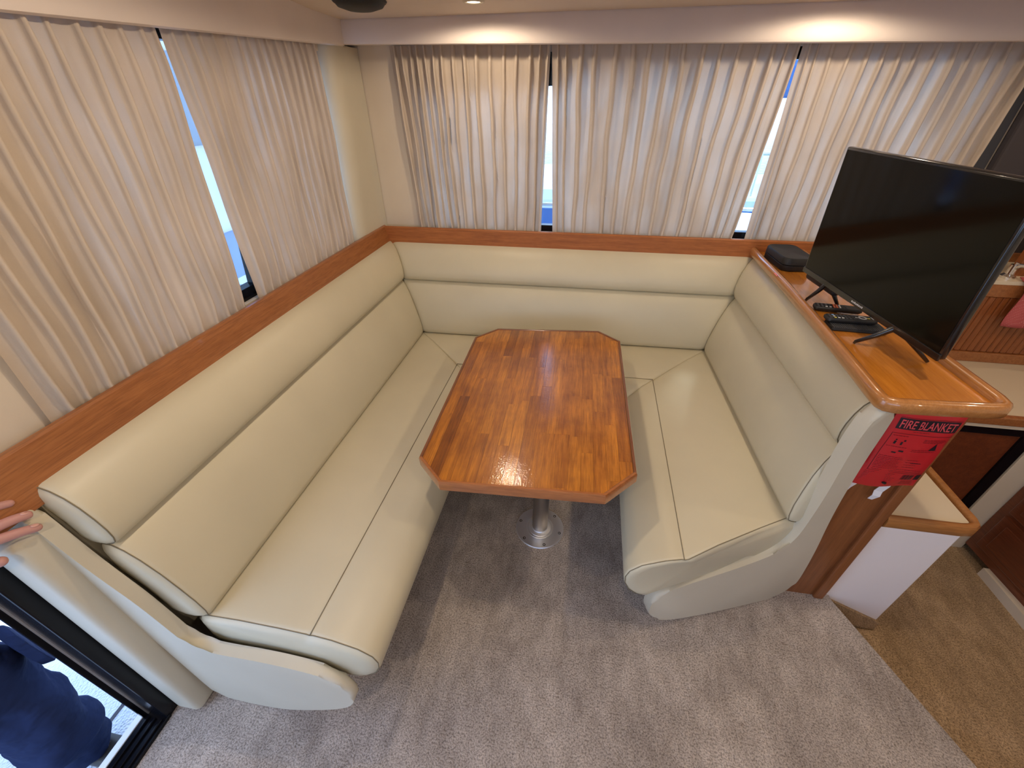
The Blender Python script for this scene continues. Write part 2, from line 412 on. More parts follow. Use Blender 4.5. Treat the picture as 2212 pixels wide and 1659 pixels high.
# windows: black frames with glass
win1 = thing('window_1', (-1.30, 1.45, 1.5), None, None); win1['kind'] = 'structure'
a, b_0, c, d = .84, 2.215, 1.10, 1.93
obj('window_frame', boxes([(-1.328, -1.285, a, b_0, c, c+.045), (-1.328, -1.285, a, b_0, d-.03, d), (-1.328, -1.285, a, a+.04, c, d),
    (-1.328, -1.285, b_0-.012, b_0, c, d), ]), M_black, win1)
obj('window_mullion', prism(bmesh.new(), [(-1.325, 1.393, c), (-1.325, 1.425, c), (-1.325, 1.560, d), (-1.325, 1.530, d)], (.035, 0, 0)), M_black, win1)
obj('window_pane', B(-1.312, -1.306, a+.03, 1.44, c+.04, d-.02), M_glass, win1)
obj('window_pane', B(-1.312, -1.306, 1.442, b_0-.01, c+.04, d-.02), M_glass, win1)
win2 = thing('window_2', (.4, 2.53, 1.5), None, None); win2['kind'] = 'structure'
obj('window_frame', boxes([(-.99, 1.74, 2.515, 2.556, 1.10, 1.135), (-.99, 1.74, 2.515, 2.556, 1.885, 1.93), (-.99, -.95, 2.515, 2.556, 1.10, 1.93),
    (1.70, 1.74, 2.515, 2.556, 1.10, 1.93)]), M_black, win2)
obj('window_frit', prism(bmesh.new(), [(-.95, 2.530, 1.775), (-.17, 2.530, 1.80), (-.10, 2.530, 1.86), (.5, 2.530, 1.886), (-.95, 2.530, 1.886)], (0, .004, 0)), M_black, win2)
obj('window_pane', B(-.96, 1.71, 2.535, 2.541, 1.13, 1.89), M_glass, win2)
win3 = thing('window_3', (.4, -1.94, 1.5), None, None); win3['kind'] = 'structure'
obj('window_frame', boxes([(-1.0, 1.7, -1.96, -1.92, 1.05, 1.09), (-1.0, 1.7, -1.96, -1.92, 1.86, 1.9), (.33, .37, -1.96, -1.92, 1.05, 1.9)]), M_black, win3)
obj('window_pane', B(-1.0, 1.7, -1.945, -1.939, 1.08, 1.87), M_glass, win3)
# cockpit door: black jambs, sill with grooves and a bright strip
door = thing('door_1', (-1.30, -.4, 0), None, None); door['kind'] = 'structure'
obj('door_jamb', boxes([(-1.335, -1.262, .300, .345, -.02, 1.93)], .004), M_black, door)
obj('door_track', boxes([(-1.345, -1.336, .284, .300, -.02, 1.93)]), M_black, door)
obj('door_seal', boxes([(-1.337, -1.333, .2965, .3015, .0, 1.93)]), M_alu, door)
obj('door_jamb', boxes([(-1.335, -1.262, -1.16, -1.10, -.02, 1.93)], .004), M_black, door)
obj('door_head', boxes([(-1.335, -1.262, -1.16, .345, 1.87, 1.93)], .004), M_black, door)
obj('door_sill', boxes([(-1.345, -1.258, -1.16, .31, -.05, .012)], .003), M_black, door)
for x in (-1.325, -1.300, -1.275):
    obj('sill_ridge', B(x, x+.007, -1.15, .29, .010, .020, bev=.002), M_black, door)
obj('sill_strip', B(-1.366, -1.343, -1.16, .302, -.06, .016, bev=.002), M_whitegel, door)
# padded cream post between bench end and door
bm = bmesh.new(); box(bm, -1.262, -1.160, .332, .428, 0.0, .955, bev=.022, seg=4)
post = S('door_post', bm, M_panelv, door, smooth=40)

# dark cover panel forward of the curtains
obj_ = thing('window_cover', (2.3, 2.46, 1.1), 'dark grey padded cover panel right of the rightmost curtain, behind the television', 'cover')
obj('panel', B(1.83, 3.19, 2.45, 2.50, .70, 1.955, bev=.012), M_grey, obj_)
obj('edge_strip', B(1.742, 1.828, 2.4975, 2.504, .70, 1.955, bev=.001), M_grey2, obj_)

# ================================================================== OUTSIDE
S('cockpit_floor', boxes([(-4.2, -1.35, -2.2, 2.6, -.32, -.25)]), M_deck)
sc.objects['cockpit_floor'].name = 'floor.002'
S('trim_6', boxes([(-1.67, -1.655, -2.2, 2.6, -.252, -.2485)]), M_grey2)
ck = thing('cockpit_coaming', (-3.2, .5, -.25), 'white moulded cockpit side beyond the left window', 'boat part')
obj('side_moulding', boxes([(-4.2, -1.4, 2.55, 2.75, -.3, .55), (-4.3, -4.1, -2.2, 2.75, -.3, .5)], .02), M_whitegel, ck)
cl = thing('cockpit_enclosure', (-2.6, 1.5, -.25), 'clear and white canvas cockpit enclosure seen through the left curtain gap', 'canvas')
M_clear = fabric('hazy_vinyl', (.50, .53, .56), .5); M_clear2 = fabric('hazy_blue_vinyl', (.46, .53, .66), .5); M_canvas = fabric('white_canvas', (.85, .83, .80), .5)
for z0, z1, mm, nm in ((2.0, 2.16, M_canvas, 'canvas_band'), (1.50, 2.0, M_clear, 'clear_panel'), (.95, 1.50, M_canvas, 'canvas_band'), (.56, .95, M_clear2, 'clear_panel')):
    obj(nm, B(-2.62, -2.60, 1.6, 2.54 if z1 < .6 else 3.2, z0, z1), mm, cl)
obj('added_shade_slab', B(-2.9, -1.345, .35, 1.7, 2.16, 2.22), M_whitegel, cl)  # unseen slab added overhead to keep skylight off the left curtains
def boat(x, y, rz, label, s=1, cover=M_blue):
    t = thing('moored_boat', (x, y, -.9), label, 'boat', None, (0, 0, rz))
    def L(name, bm, m, **k): return obj(name, bm, m, t, world=False, **k)
    secs = []
    for u in range(9):
        f = u/8; X = -4*s+8*s*f; wd = 1.3*s*(1-max(0, (f-.55)/.45)**2.2)+.02; h = 1.25*s+.25*s*f*f
        secs.append([Vector(p) for p in ((X, -wd, h), (X, -wd*.9, .3), (X, 0, -.1), (X, wd*.9, .3), (X, wd, h), (X, wd*.9, h+.02), (X, -wd*.9, h+.02))])
    L('hull', loft(bmesh.new(), secs), M_whitegel)
    L('cabin', B(-2*s, 1.6*s, -.85*s, .85*s, 1.3*s, 1.95*s, bev=.12), M_whitegel)
    L('cabin_window', B(-1.6*s, 1.2*s, -.87*s, .87*s, 1.55*s, 1.75*s), M_blue)
    L('stripe', B(-3.9*s, 1.5*s, -1.315*s, 1.315*s, 1.0*s, 1.12*s), M_blue)
    L('canopy', B(-3.4*s, -1.2*s, -1.0*s, 1.0*s, 2.5*s, 2.95*s, bev=.1), cover)
    L('windscreen', B(-1.2*s, -1.1*s, -.9*s, .9*s, 1.9*s, 2.55*s), M_clear2)
    L('mast', cyl(bmesh.new(), (.4*s, 0, 1.9*s), (.4*s, 0, 8*s), .06, n=12), M_whitegel)
    for k in range(7):
        X = -3.6*s+k*1.1*s
        L('stanchion', cyl(bmesh.new(), (X, -1.2*s, 1.3*s), (X, -1.2*s, 1.85*s), .014, n=8), M_chrome)
    L('guard_rail', tube(bmesh.new(), [(-3.6*s, -1.2*s, 1.85*s), (3.*s, -1.15*s, 1.85*s)], .014), M_chrome)
    return t
boat(-1.0, 5.2, 0, 'white moored boat with blue canopy outside the back window, nearer boat')
boat(6.2, 9.0, R(4), 'white moored boat with a mast, farther boat outside the back window', 1.05)
wt, ntw, bw = mat('sea_water', (.06, .14, .22), .08); nw = noise(ntw, 3, 4, geo(ntw)); bump(ntw, nw.outputs[0], bw, .5, .1)
S('water', boxes([(-60, 60, -60, 60, -1.2, -.9)]), wt)
# own side deck outside the back window
S('trim_7', boxes([(-3, 5, 2.57, 3.35, .55, .62), (-3, 5, 3.30, 3.36, -.9, .70)]), M_whitegel)

# ================================================================== CURTAINS
def curtain(top0, top1, bot0, bot1, z1, z0, widths, amp, inward, label, seed, zslope=0, gapless=False, z0s=0):
    """top0/top1/bot0/bot1: (x,y) ends of the hanging line at top and hem; inward: unit vector into the room"""
    rnd = random.Random(seed)
    tot = sum(widths); us = []; offs = []
    acc = 0
    shape = [(0, 0), (.18, -.10), (.38, -.12), (.54, 0), (.60, .25), (.60, .62), (.63, .93), (.70, 1.0), (.78, .93), (.83, .62), (.84, .25), (.90, .02)]
    cols = []
    for k, wd in enumerate(widths):
        j = rnd.uniform(-.06, .06); am = rnd.uniform(.7, 1.15)*min(1, wd/.045)
        for s, h in shape: cols.append(((acc+wd*(s+(j if .4 < s < .95 else 0)))/tot, h*am, k))
        acc += wd
    cols.append((1, 0, len(widths)-1))
    n = 34
    ph = [rnd.uniform(0, 6.28) for _ in widths]; dr = [rnd.uniform(-.35, .35) for _ in widths]; fl = [rnd.uniform(.7, 1.25) for _ in widths]
    T0, T1, B0, B1 = (Vector((*p, 0)) for p in (top0, top1, bot0, bot1)); nrm = Vector((*inward, 0))
    bm = bmesh.new(); grid = []
    for i in range(n+1):
        t = i/n; row = []
        P0, P1 = T0.lerp(B0, t), T1.lerp(B1, t)
        for u, h, k in cols:
            edge = min(1, min(u, 1-u)*25)
            uu = u+edge*widths[k]/tot*(dr[k]*.35*t**1.5+.05*math.sin(ph[k]+t*7)+.02*math.sin(ph[k]*2+t*19))
            hh = h*(fl[k]*t+(1-t))
            hh *= (.55+.45*min(1, t*9))
            if t > .93: hh *= 1-.25*math.sin((t-.93)/.07*math.pi)
            p = P0.lerp(P1, min(1, max(0, uu)))+nrm*(amp*hh+.003*math.sin(ph[k]+t*11+u*20))
            zt = z1+zslope*(u-.5); zb_ = z0+z0s*(u-.5)
            p.z = zt+(zb_-zt)*t
            row.append(bm.verts.new(p))
        grid.append(row)
    for a, b in zip(grid, grid[1:]):
        for i in range(len(a)-1):
            f = bm.faces.new((a[i], a[i+1], b[i+1], b[i])); f.material_index = 1 if cols[i][1]+cols[i+1][1] > .2 else 0
    o = obj('curtain', bm, M_curt, None, smooth=True); o.data.materials.append(M_curt2)
    props(o, label, 'curtain', None)
    return o
rw = lambda n, a, b, s: [random.Random(s+i).uniform(a, b) for i in range(n)]
YC = 2.490
curtain((-1.035, YC), (-.232, YC), (-1.00, YC), (-.250, YC), 1.965, 1.095, [.045, .042, .040, .040, .040, .042, .048]+rw(7, .062, .074, 90)+[.045, .04], .036, (0, -1),
        'beige pleated curtain on the back wall nearest the corner, bunched at its left edge', 3)
curtain((-.226, YC), (.862, YC), (-.182, YC), (.805, YC), 1.955, 1.095, [.04, .04]+rw(12, .072, .088, 20)+[.05, .045], .028, (0, -1),
        'beige pleated curtain in the middle of the back window, above the table', 5)
curtain((.868, YC), (1.80, YC), (.872, YC), (1.735, YC), 1.94, 1.095, [.04, .035]+rw(12, .06, .075, 40)+[.05], .028, (0, -1),
        'beige pleated curtain on the back wall behind the television', 8)
XC = -1.246
curtain((XC, .60), (XC, 1.338), (XC, .575), (XC, 1.268), 1.92, 1.095, rw(12, .052, .066, 60)+[.04], .024, (1, 0),
        'beige pleated curtain on the left wall nearest the door and the hand', 11, .03)
curtain((XC, 1.352), (XC, 2.165), (XC, 1.338), (XC, 2.120), 1.945, 1.095, [.05]+rw(14, .05, .062, 80), .020, (1, 0),
        'beige pleated curtain on the left wall next to the corner pillar', 13, .03)

# ================================================================== BENCH
bench = thing('dinette_bench', (-.1, 1.9, 0), 'U-shaped cream leather dinette bench wrapped around the wooden table', 'bench')
V3 = Vector
# corner sections: (rail point, crease point, seat point, inward horizontal direction)
ZR, ZC, ZS = 1.03, .83, .50
KL = dict(r=V3((-1.160, .445, ZR)), c=V3((-1.096, .445, ZC)), s=V3((-.990, .445, ZS)), n=V3((1, 0, 0)))
KA = dict(r=V3((-1.162, 2.433, ZR)), c=V3((-1.076, 2.322, ZC)), s=V3((-.972, 2.259, ZS)), n=V3((1, -1, 0)))
KB = dict(r=V3((.931, 2.442, ZR)), c=V3((.861, 2.347, ZC)), s=V3((.775, 2.299, ZS)), n=V3((-1, -1, 0)))
KR = dict(r=V3((.888, 1.125, ZR)), c=V3((.867, 1.128, ZC)), s=V3((.816, 1.072, ZS)), n=V3((-1, -.35, 0)))
BOL = [(0.0, -.004), (.05, .012), (.15, .026), (.3, .036), (.5, .040), (.7, .036), (.86, .024), (.96, .004), (1.0, -.016), (1.0, -.045), (.8, -.06), (.5, -.07), (.2, -.075), (0.0, -.07), (-.03, -.05), (-.03, -.02)]
LOW = [(0.0, -.006), (.03, .010), (.10, .020), (.25, .028), (.45, .030), (.65, .026), (.82, .014), (.93, -.002), (.985, -.022), (.99, -.05), (.8, -.08), (.5, -.09), (.2, -.095), (0.02, -.09), (-.02, -.06), (-.02, -.025)]
def back_sec(K, prof, lo, hi): return [K[lo].lerp(K[hi], b)+K['n']*a for b, a in prof]
def cushion(name, A, Bs, nmid, endA, endB, parent=bench, m=M_leather, label=None, seam_at=None):
    """loft between closed sections A and Bs with soft ends. end: mitre (sharp pinch) or cap (boxed end)"""
    A = [Vector(p) for p in A]; Bs = [Vector(p) for p in Bs]; n = len(A)
    cA, cB = sum(A, Vector())/n, sum(Bs, Vector())/n; L = (cB-cA).length
    ax = (cB-cA).normalized()
    rings = []
    def ring(t, sh, push=0):
        s = [a.lerp(b, t) for a, b in zip(A, Bs)]; c = sum(s, Vector())/n
        return [p+(c-p).normalized()*min(sh, (c-p).length*.8)+ax*push for p in s]
    e0 = {'mitre': [(0, .016), (.006, .007), (.018, .002), (.04, 0)], 'cap': [(0, .006), (.004, .0015), (.012, 0), (.03, 0)]}
    for t, sh in e0[endA]: rings.append(ring(t/L, sh))
    for i in range(1, nmid): rings.append(ring(.04/L+(1-.08/L)*i/nmid, 0))
    for t, sh in e0[endB][::-1]: rings.append(ring(1-t/L, sh))
    if endA == 'cap': rings = [ring(0, .045, -.014), ring(0, .022, -.010), ring(0, .010, -.004)]+rings
    if endB == 'cap': rings = rings+[ring(1, .010, .004), ring(1, .022, .010), ring(1, .045, .014)]
    o = obj(name, loft(bmesh.new(), rings), m, parent, smooth=True)
    if label: o['label'] = label
    for e, t in ((endA, 0), (endB, 1)):
        if e == 'cap':
            s = ring(t, .0035); bm = tube(bmesh.new(), s+[s[0]], .0014, 6, False); obj('seam', bm, M_seam, o, smooth=True)
    return o
for nm, prof, lo_, hi_ in (('bolster', BOL, 'c', 'r'), ('backrest', LOW, 's', 'c')):
    for (K0, K1, e0, e1, nn) in ((KL, KA, 'cap', 'mitre', 14), (KA, KB, 'mitre', 'mitre', 14), (KB, KR, 'mitre', 'cap', 10)):
        cushion(nm, back_sec(K0, prof, lo_, hi_), back_sec(K1, prof, lo_, hi_), nn, e0, e1)
# seats : points back, seam, edge in plan
def seat_sec(back, seam, edge, zt=.50, out=(1, 0), zb=.30, tuck=.075):
    back, seam, edge = (V3((*p, 0)) for p in (back, seam, edge)); o = V3((*out, 0))
    f = lambda p, z: V3((p.x, p.y, z))
    m1 = back.lerp(seam, .3); m2 = back.lerp(seam, .7); e1 = seam.lerp(edge, .35); e2 = seam.lerp(edge, .75)
    return [f(back-o*.05, zt-.03), f(back-o*.03, zt-.004), f(back, zt), f(m1, zt+.006), f(m2, zt+.005), f(seam-o*.012, zt-.0005), f(seam, zt-.004), f(seam+o*.012, zt-.001),
            f(e1, zt-.003), f(e2, zt-.022), f(edge-o*.010, zt-.050), f(edge, zt-.085), f(edge-o*.004, zt-.12), f(edge-o*.022, zt-.16), f(edge-o*.05, zt-.188), f(edge-o*tuck, zb),
            f(back, zb), f(back-o*.05, zb)]
SL = seat_sec((-.990, .448), (-.667, .448), (-.470, .440))
SA = seat_sec((-.972, 2.259), (-.650, 1.925), (-.455, 1.70), out=(1, -1))
SB = seat_sec((.775, 2.299), (.438, 1.935), (.245, 1.72), out=(-1, -1))
SR = seat_sec((.830, 1.10), (.424, .862), (.240, .820), out=(-1, -.15))
for a, b, e0, e1, nn in ((SL, SA, 'cap', 'mitre', 14), (SA, SB, 'mitre', 'mitre', 14), (SB, SR, 'mitre', 'cap', 8)):
    o = cushion('seat_cushion', a, b, nn, e0, e1)
    pa, pb = a[6], b[6]
    obj('seam', tube(bmesh.new(), [pa.lerp(pb, t/12)+V3((0, 0, .0012)) for t in range(13)], .0016, 6), M_seam, o, smooth=True)
# recessed plinth
def zone(pts, z0, z1, name, m=M_panelv): return obj(name, prism(bmesh.new(), [(x, y, z0) for x, y in pts], (0, 0, z1-z0)), m, bench)
zone([(-1.10, .50), (-.74, .50), (-.74, 1.95), (.52, 1.95), (.52, 1.05), (.93, 1.20), (.93, 2.44), (-1.15, 2.44)], 0, .31, 'plinth')
# backing panel under the rails, behind cushions
zone([(-1.215, .43), (-1.185, .43), (-1.185, 2.42), (.94, 2.42), (.94, 2.47), (-1.215, 2.47)], .3, .99, 'backing')
# upholstered end panels
def resample(pts, step):
    pts = [Vector(p) for p in smooth_poly(pts, 3)]; out = []; acc = 0; L_ = sum((pts[i]-pts[i-1]).length for i in range(len(pts)))
    n = max(8, round(L_/step)); st_ = L_/n; t = 0
    for i in range(len(pts)):
        a, b = pts[i], pts[(i+1) % len(pts)]; seg = (b-a).length
        while t <= acc+seg and len(out) < n:
            out.append(a.lerp(b, (t-acc)/seg if seg else 0)); t += st_
        acc += seg
    return out
def end_panel(prof, base, d, th, label):
    """prof: (along, z); d: unit plan direction; base: (x,y) where along=0"""
    P = resample([(base[0]+d[0]*a, base[1]+d[1]*a, z) for a, z in prof], .024)
    n = V3((-d[1], d[0], 0))
    bm = prism(bmesh.new(), P, n*th, bev=.014, seg=4)
    o = obj('end_panel', bm, M_panelv, bench, smooth=35); o['label'] = label
    return o
EL = [(-1.258, .93), (-1.258, 1.035), (-1.20, 1.030), (-1.166, 1.0), (-1.152, .94), (-1.130, .83), (-1.102, .735), (-1.075, .655), (-1.050, .51), (-1.035, .430), (-.967, .412), (-.78, .425), (-.63, .408), (-.590, .385), (-.548, .325), (-.548, .27), (-.60, .17), (-.75, .075), (-.90, .004), (-1.12, .002), (-1.142, .05), (-1.157, .45), (-1.195, .72), (-1.213, .90)]
end_panel(EL, (0, .384), (1, 0), .034, 'cream upholstered end panel beside the door')
dR = V3((1, .40, 0)).normalized()
bx, by = .36, .852
def RA(x): return (x-bx)/dR.x
ER = [(RA(x), z) for x, z in ((.882, 1.045), (.912, 1.052), (.925, 1.0), (.924, .80), (.943, .55), (.99, .28), (1.01, .003), (.80, .003), (.64, .010), (.47, .035), (.385, .09), (.365, .18), (.385, .262), (.44, .280), (.53, .300), (.70, .335), (.815, .375), (.850, .44), (.858, .52), (.860, .68), (.848, .85), (.848, .93), (.858, 1.0))]
end_panel(ER, (bx, by), (dR.x, dR.y), .045, 'cream upholstered end panel beside the console')

# ================================================================== TABLE
TZ = .72
tb = thing('dining_table', (-.1386, 1.4337, TZ), 'octagonal varnished teak dining table on an aluminium pedestal', 'table', None, (R(.275), R(-2.578), R(.874)))
TW, TL, TC = .3769, .5532, .1051
def octo(w_, l_, c_): return [(-w_, -l_+c_), (-w_+c_, -l_), (w_-c_, -l_), (w_, -l_+c_), (w_, l_-c_), (w_-c_, l_), (-w_+c_, l_), (-w_, l_-c_)]
RIM = .013
inn = octo(TW-RIM, TL-RIM, TC-RIM*.586)
def clip(poly, clipper):
    out = poly
    n = len(clipper)
    for i in range(n):
        (ax, ay), (bx_, by_) = clipper[i], clipper[(i+1) % n]
        f = lambda p: (bx_-ax)*(p[1]-ay)-(by_-ay)*(p[0]-ax)
        res = []
        for k in range(len(out)):
            p, q = out[k], out[(k+1) % len(out)]
            fp, fq = f(p), f(q)
            if fp >= 0: res.append(p)
            if (fp > 0 and fq < 0) or (fp < 0 and fq > 0):
                t = fp/(fp-fq); res.append((p[0]+(q[0]-p[0])*t, p[1]+(q[1]-p[1])*t))
        out = res
        if not out: break
    return out
rnd = random.Random(5)
ncol = 17; wv = 2*(TW-RIM)/ncol
for i in range(ncol):
    x0 = -TW+RIM+wv*i; y = -TL-rnd.uniform(0, .25)
    while y < TL:
        L_ = rnd.uniform(.22, .62); q = clip([(x0+.0002, y+.0002), (x0+wv-.0002, y+.0002), (x0+wv-.0002, y+L_-.0002), (x0+.0002, y+L_-.0002)], inn)
        if len(q) >= 3:
            cx = sum(p[0] for p in q)/len(q); cy = sum(p[1] for p in q)/len(q)
            bm = bmesh.new(); prism(bm, [(px-cx, py-cy, 0) for px, py in q], (0, 0, -.02))
            o = obj('stave', bm, M_stave, tb, world=False); o.location = (cx, cy, rnd.uniform(-.0001, .0001))
        y += L_
outp = octo(TW, TL, TC)
for i in range(8):
    j = (i+1) % 8
    a, b, c, d = outp[i], outp[j], inn[j], inn[i]
    bm = bmesh.new()
    sec = []
    for (po, pi_) in ((a, d), (b, c)):
        lp = lambda t: (po[0]+(pi_[0]-po[0])*t, po[1]+(pi_[1]-po[1])*t)
        sec.append([V3((*lp(0), -.036)), V3((*lp(-.0), -.003)), V3((*lp(.22), .003)), V3((*lp(.75), .0035)), V3((*lp(.98), .0004)), V3((*lp(1.0), -.036))])
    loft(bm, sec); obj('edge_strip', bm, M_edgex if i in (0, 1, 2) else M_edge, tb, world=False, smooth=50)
bm = bmesh.new(); q = octo(TW-.012, TL-.012, TC-.006); prism(bm, [(x, y, -.0205) for x, y in q], (0, 0, -.014)); obj('underside_board', bm, M_edge, tb, world=False)
px_, py_ = -.084, 1.268
obj('mounting_plate', lathe(bmesh.new(), [(0, .654), (.09, .654), (.092, .664), (.05, .668), (0, .668)], (px_, py_, 0)), M_alu, tb)
obj('pedestal_post', lathe(bmesh.new(), [(.0372, .004), (.0372, .668)], (px_, py_, 0), 48), M_post, tb, smooth=True)
pb = obj('floor_base', lathe(bmesh.new(), [(.117, .001), (.1175, .004), (.115, .0075), (.068, .0085), (.0665, .0078), (.065, .0088), (.057, .0092), (.0555, .0084), (.054, .0096), (.048, .0105), (.0385, .012), (.0378, .020), (.030, .020)], (px_, py_, 0), 72), M_alu, tb, smooth=30)
for k in range(6):
    a = R(-75+60*k+3)
    c_ = (px_+.100*math.cos(a), py_+.100*math.sin(a), .0065)
    obj('screw', lathe(bmesh.new(), [(.0068, 0), (.0068, .0022), (.0050, .0016), (.0022, .0010), (0, .0004)], c_, 14), M_screw, pb, smooth=40)

# ================================================================== CONSOLE, TRAY, LOCKER
con = thing('console_cabinet', (1.03, 1.8, 0), 'varnished timber console cabinet with a fiddle-railed tray top beside the bench', 'cabinet')
obj('body', boxes([(.945, 1.105, 1.125, 2.44, 0, 1.035)]), M_panel, con)
obj('side_panel', B(1.10, 1.128, 1.135, 2.44, -.2, 1.035), M_panel, con)
obj('corner_moulding', B(1.098, 1.136, 1.108, 1.15, 0, 1.035, bev=.006), M_panel, con)
# tray top: floor + raised rounded rim
path = [(.905, 2.44), (.898, 2.29), (.888, 1.9), (.868, 1.54), (.846, 1.20), (.838, 1.10), (.838, 1.06), (.852, 1.038), (.885, 1.030), (1.00, 1.036), (1.11, 1.045), (1.150, 1.052), (1.172, 1.072), (1.180, 1.11), (1.178, 1.30), (1.180, 1.9), (1.182, 2.44)]
def rim_path(path, sub=1):
    return [V3((x, y, 0)) for x, y in path]
def sweep_rim(path, prof, closed=False):
    P = rim_path(path); secs = []
    for i, p in enumerate(P):
        d = (P[min(i+1, len(P)-1)]-P[max(i-1, 0)]).normalized(); inn_ = V3((-d.y, d.x, 0))
        secs.append([p+inn_*a+V3((0, 0, z)) for a, z in prof])
    return loft(bmesh.new(), secs)
rimprof = [(.006, 1.036), (.000, 1.046), (.000, 1.064), (.006, 1.075), (.017, 1.078), (.027, 1.074), (.033, 1.064), (.034, 1.054), (.03, 1.036)]
rim = obj('tray_rim', sweep_rim(path, rimprof), M_rim, con, smooth=50)
ins = []
P = rim_path(path)
for i, p in enumerate(P):
    d = (P[min(i+1, len(P)-1)]-P[max(i-1, 0)]).normalized(); q = p+V3((-d.y, d.x, 0))*.02; ins.append((q.x, q.y, 1.037))
obj('tray_floor', prism(bmesh.new(), ins, (0, 0, .018)), M_tray, con)
st = obj('sticker', B(-.004, .004, -.021, .021, 0, .0006), M_red, con, world=False)
st.matrix_local = Matrix.Translation(V3((.887-1.03, 2.01-1.8, 1.0778))) @ Euler((0, R(-16), R(-3))).to_matrix().to_4x4()
for k, (a_, b_1) in enumerate(((-.016, -.007), (-.003, .003), (.005, .018))):
    obj('printed_mark', B(-.0022, .0022, a_, b_1, .0006, .0009), M_pink, st, world=False)

lk = thing('storage_locker', (1.27, 1.4, -.2), 'low white storage locker with a timber-edged cream top between console and galley', 'locker')
obj('body', B(1.137, 1.415, 1.135, 2.44, -.2, .505, bev=.005), M_white, lk)
obj('top', B(1.137, 1.41, 1.122, 2.44, .500, .531), M_cream, lk)
tp = [(1.138, 1.112), (1.375, 1.112), (1.410, 1.117), (1.432, 1.134), (1.440, 1.16), (1.444, 1.5), (1.448, 2.44)]
tprof = [(.0, .500), (-.0, .528), (.006, .539), (.016, .541), (.026, .538), (.030, .531), (.030, .498), (.008, .490)]
def shift(path, k): return path
P = rim_path(tp); secs = []
for i, p in enumerate(P):
    d = (P[min(i+1, len(P)-1)]-P[max(i-1, 0)]).normalized(); inn_ = V3((-d.y, d.x, 0))
    secs.append([p+inn_*(a-.006)+V3((0, 0, z)) for a, z in tprof])
obj('edge_trim', loft(bmesh.new(), secs), M_trimw, lk, smooth=50)
# carpet turned up against the locker foot
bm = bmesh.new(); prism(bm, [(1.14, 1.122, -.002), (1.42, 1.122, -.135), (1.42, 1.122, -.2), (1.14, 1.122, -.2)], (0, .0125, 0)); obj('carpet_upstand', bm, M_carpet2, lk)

# ================================================================== GALLEY
gc = thing('galley_counter', (1.9, 1.9, .6), 'cream galley worktop with a timber front edge to the right of the television', 'worktop')
obj('worktop', boxes([(1.43, 3.19, 1.655, 2.14, .615, .648), (2.125, 3.19, .2, 1.640, .615, .648)]), M_cream, gc)
obj('front_edge', B(1.43, 2.125, 1.632, 1.660, .610, .652, bev=.006), M_rail, gc)
obj('side_edge', B(2.10, 2.128, .2, 1.655, .610, .652, bev=.006), M_rail, gc)
fr = thing('refrigerator', (1.7, 1.66, -.2), 'built-in refrigerator with brown door in a black frame under the galley worktop', 'refrigerator')
obj('cabinet', B(1.455, 1.983, 1.681, 2.13, -.2, .585), M_black, fr)
obj('door_panel', B(1.48, 1.945, 1.662, 1.68, -.15, .548, bev=.002), M_dark, fr)
obj('door_frame', boxes([(1.452, 1.985, 1.652, 1.68, .548, .592), (1.93, 1.978, 1.652, 1.68, -.18, .56), (1.452, 1.482, 1.652, 1.68, -.18, .56)]), M_black, fr)
gp = thing('galley_side_panel', (2.03, 1.66, -.2), 'cream upright panel between the refrigerator and the dark drawers', 'panel')
obj('panel', B(1.985, 2.10, 1.648, 2.13, -.2, .592, bev=.002), M_cream, gp)
obj('fascia_strip', B(1.43, 2.10, 1.640, 1.66, .592, .610), M_cream, gc)
dc = thing('galley_drawer_unit', (2.3, .9, -.2), 'dark timber galley drawer unit at the right edge', 'cabinet', None, (0, 0, 0))
obj('carcass', prism(bmesh.new(), [(2.09, 1.645, -.15), (2.19, .2, -.15), (2.8, .2, -.15), (2.8, 1.645, -.15)], (0, 0, .76)), M_dark, dc)
bm = bmesh.new(); prism(bm, [(2.075, 1.50, -.2), (2.11, .2, -.2), (2.8, .2, -.2), (2.8, 1.5, -.2)], (0, 0, .05)); obj('toe_board', bm, M_cream, dc)
dirv = V3((.1, -1.445, 0)).normalized()
for (u0, u1) in ((.04, .40), (.43, .86)):
    for (z0, z1) in ((-.10, .12), (.14, .33), (.35, .56)):
        p0 = V3((2.09, 1.645, 0))+dirv*u0; M = Matrix(((dirv.x, -dirv.y, 0, p0.x), (dirv.y, dirv.x, 0, p0.y), (0, 0, 1, 0), (0, 0, 0, 1)))
        bm = bmesh.new(); box(bm, 0, u1-u0, -.012, .004, z0, z1, bev=.004, M=M); dr_ = obj('drawer_front', bm, M_dark, dc)
        bm = bmesh.new(); box(bm, .04, u1-u0-.04, -.018, -.010, z0+.035, z1-.035, bev=.003, M=M); obj('raised_panel', bm, M_dark, dr_)
bs = thing('galley_backsplash', (2.3, 2.16, .65), 'timber slatted locker front behind the galley worktop', 'cabinet')
obj('lower_rail', B(1.452, 3.19, 2.118, 2.15, .648, .70, bev=.004), M_rail, bs)
for k in range(60):
    x = 1.453+k*.0285
    obj('slat', B(x, x+.0265, 2.128, 2.148, .70, .985, bev=.004, seg=1), M_tamb, bs)
obj('upper_rail', B(1.452, 3.19, 2.12, 2.15, .985, 1.045, bev=.004), M_rail, bs)
obj('ledge', B(1.452, 3.19, 2.12, 2.44, 1.045, 1.062), M_cream, bs)
obj('back_board', B(1.452, 3.19, 2.42, 2.45, 1.062, 1.10), M_rail, bs)
obj('tall_board', B(1.97, 3.19, 2.20, 2.23, 1.062, 1.55), M_tamb, bs)
tapo = thing('chrome_fitting', (1.925, 2.17, 1.062), 'small chrome fitting on the cream ledge right of the television', 'tap')
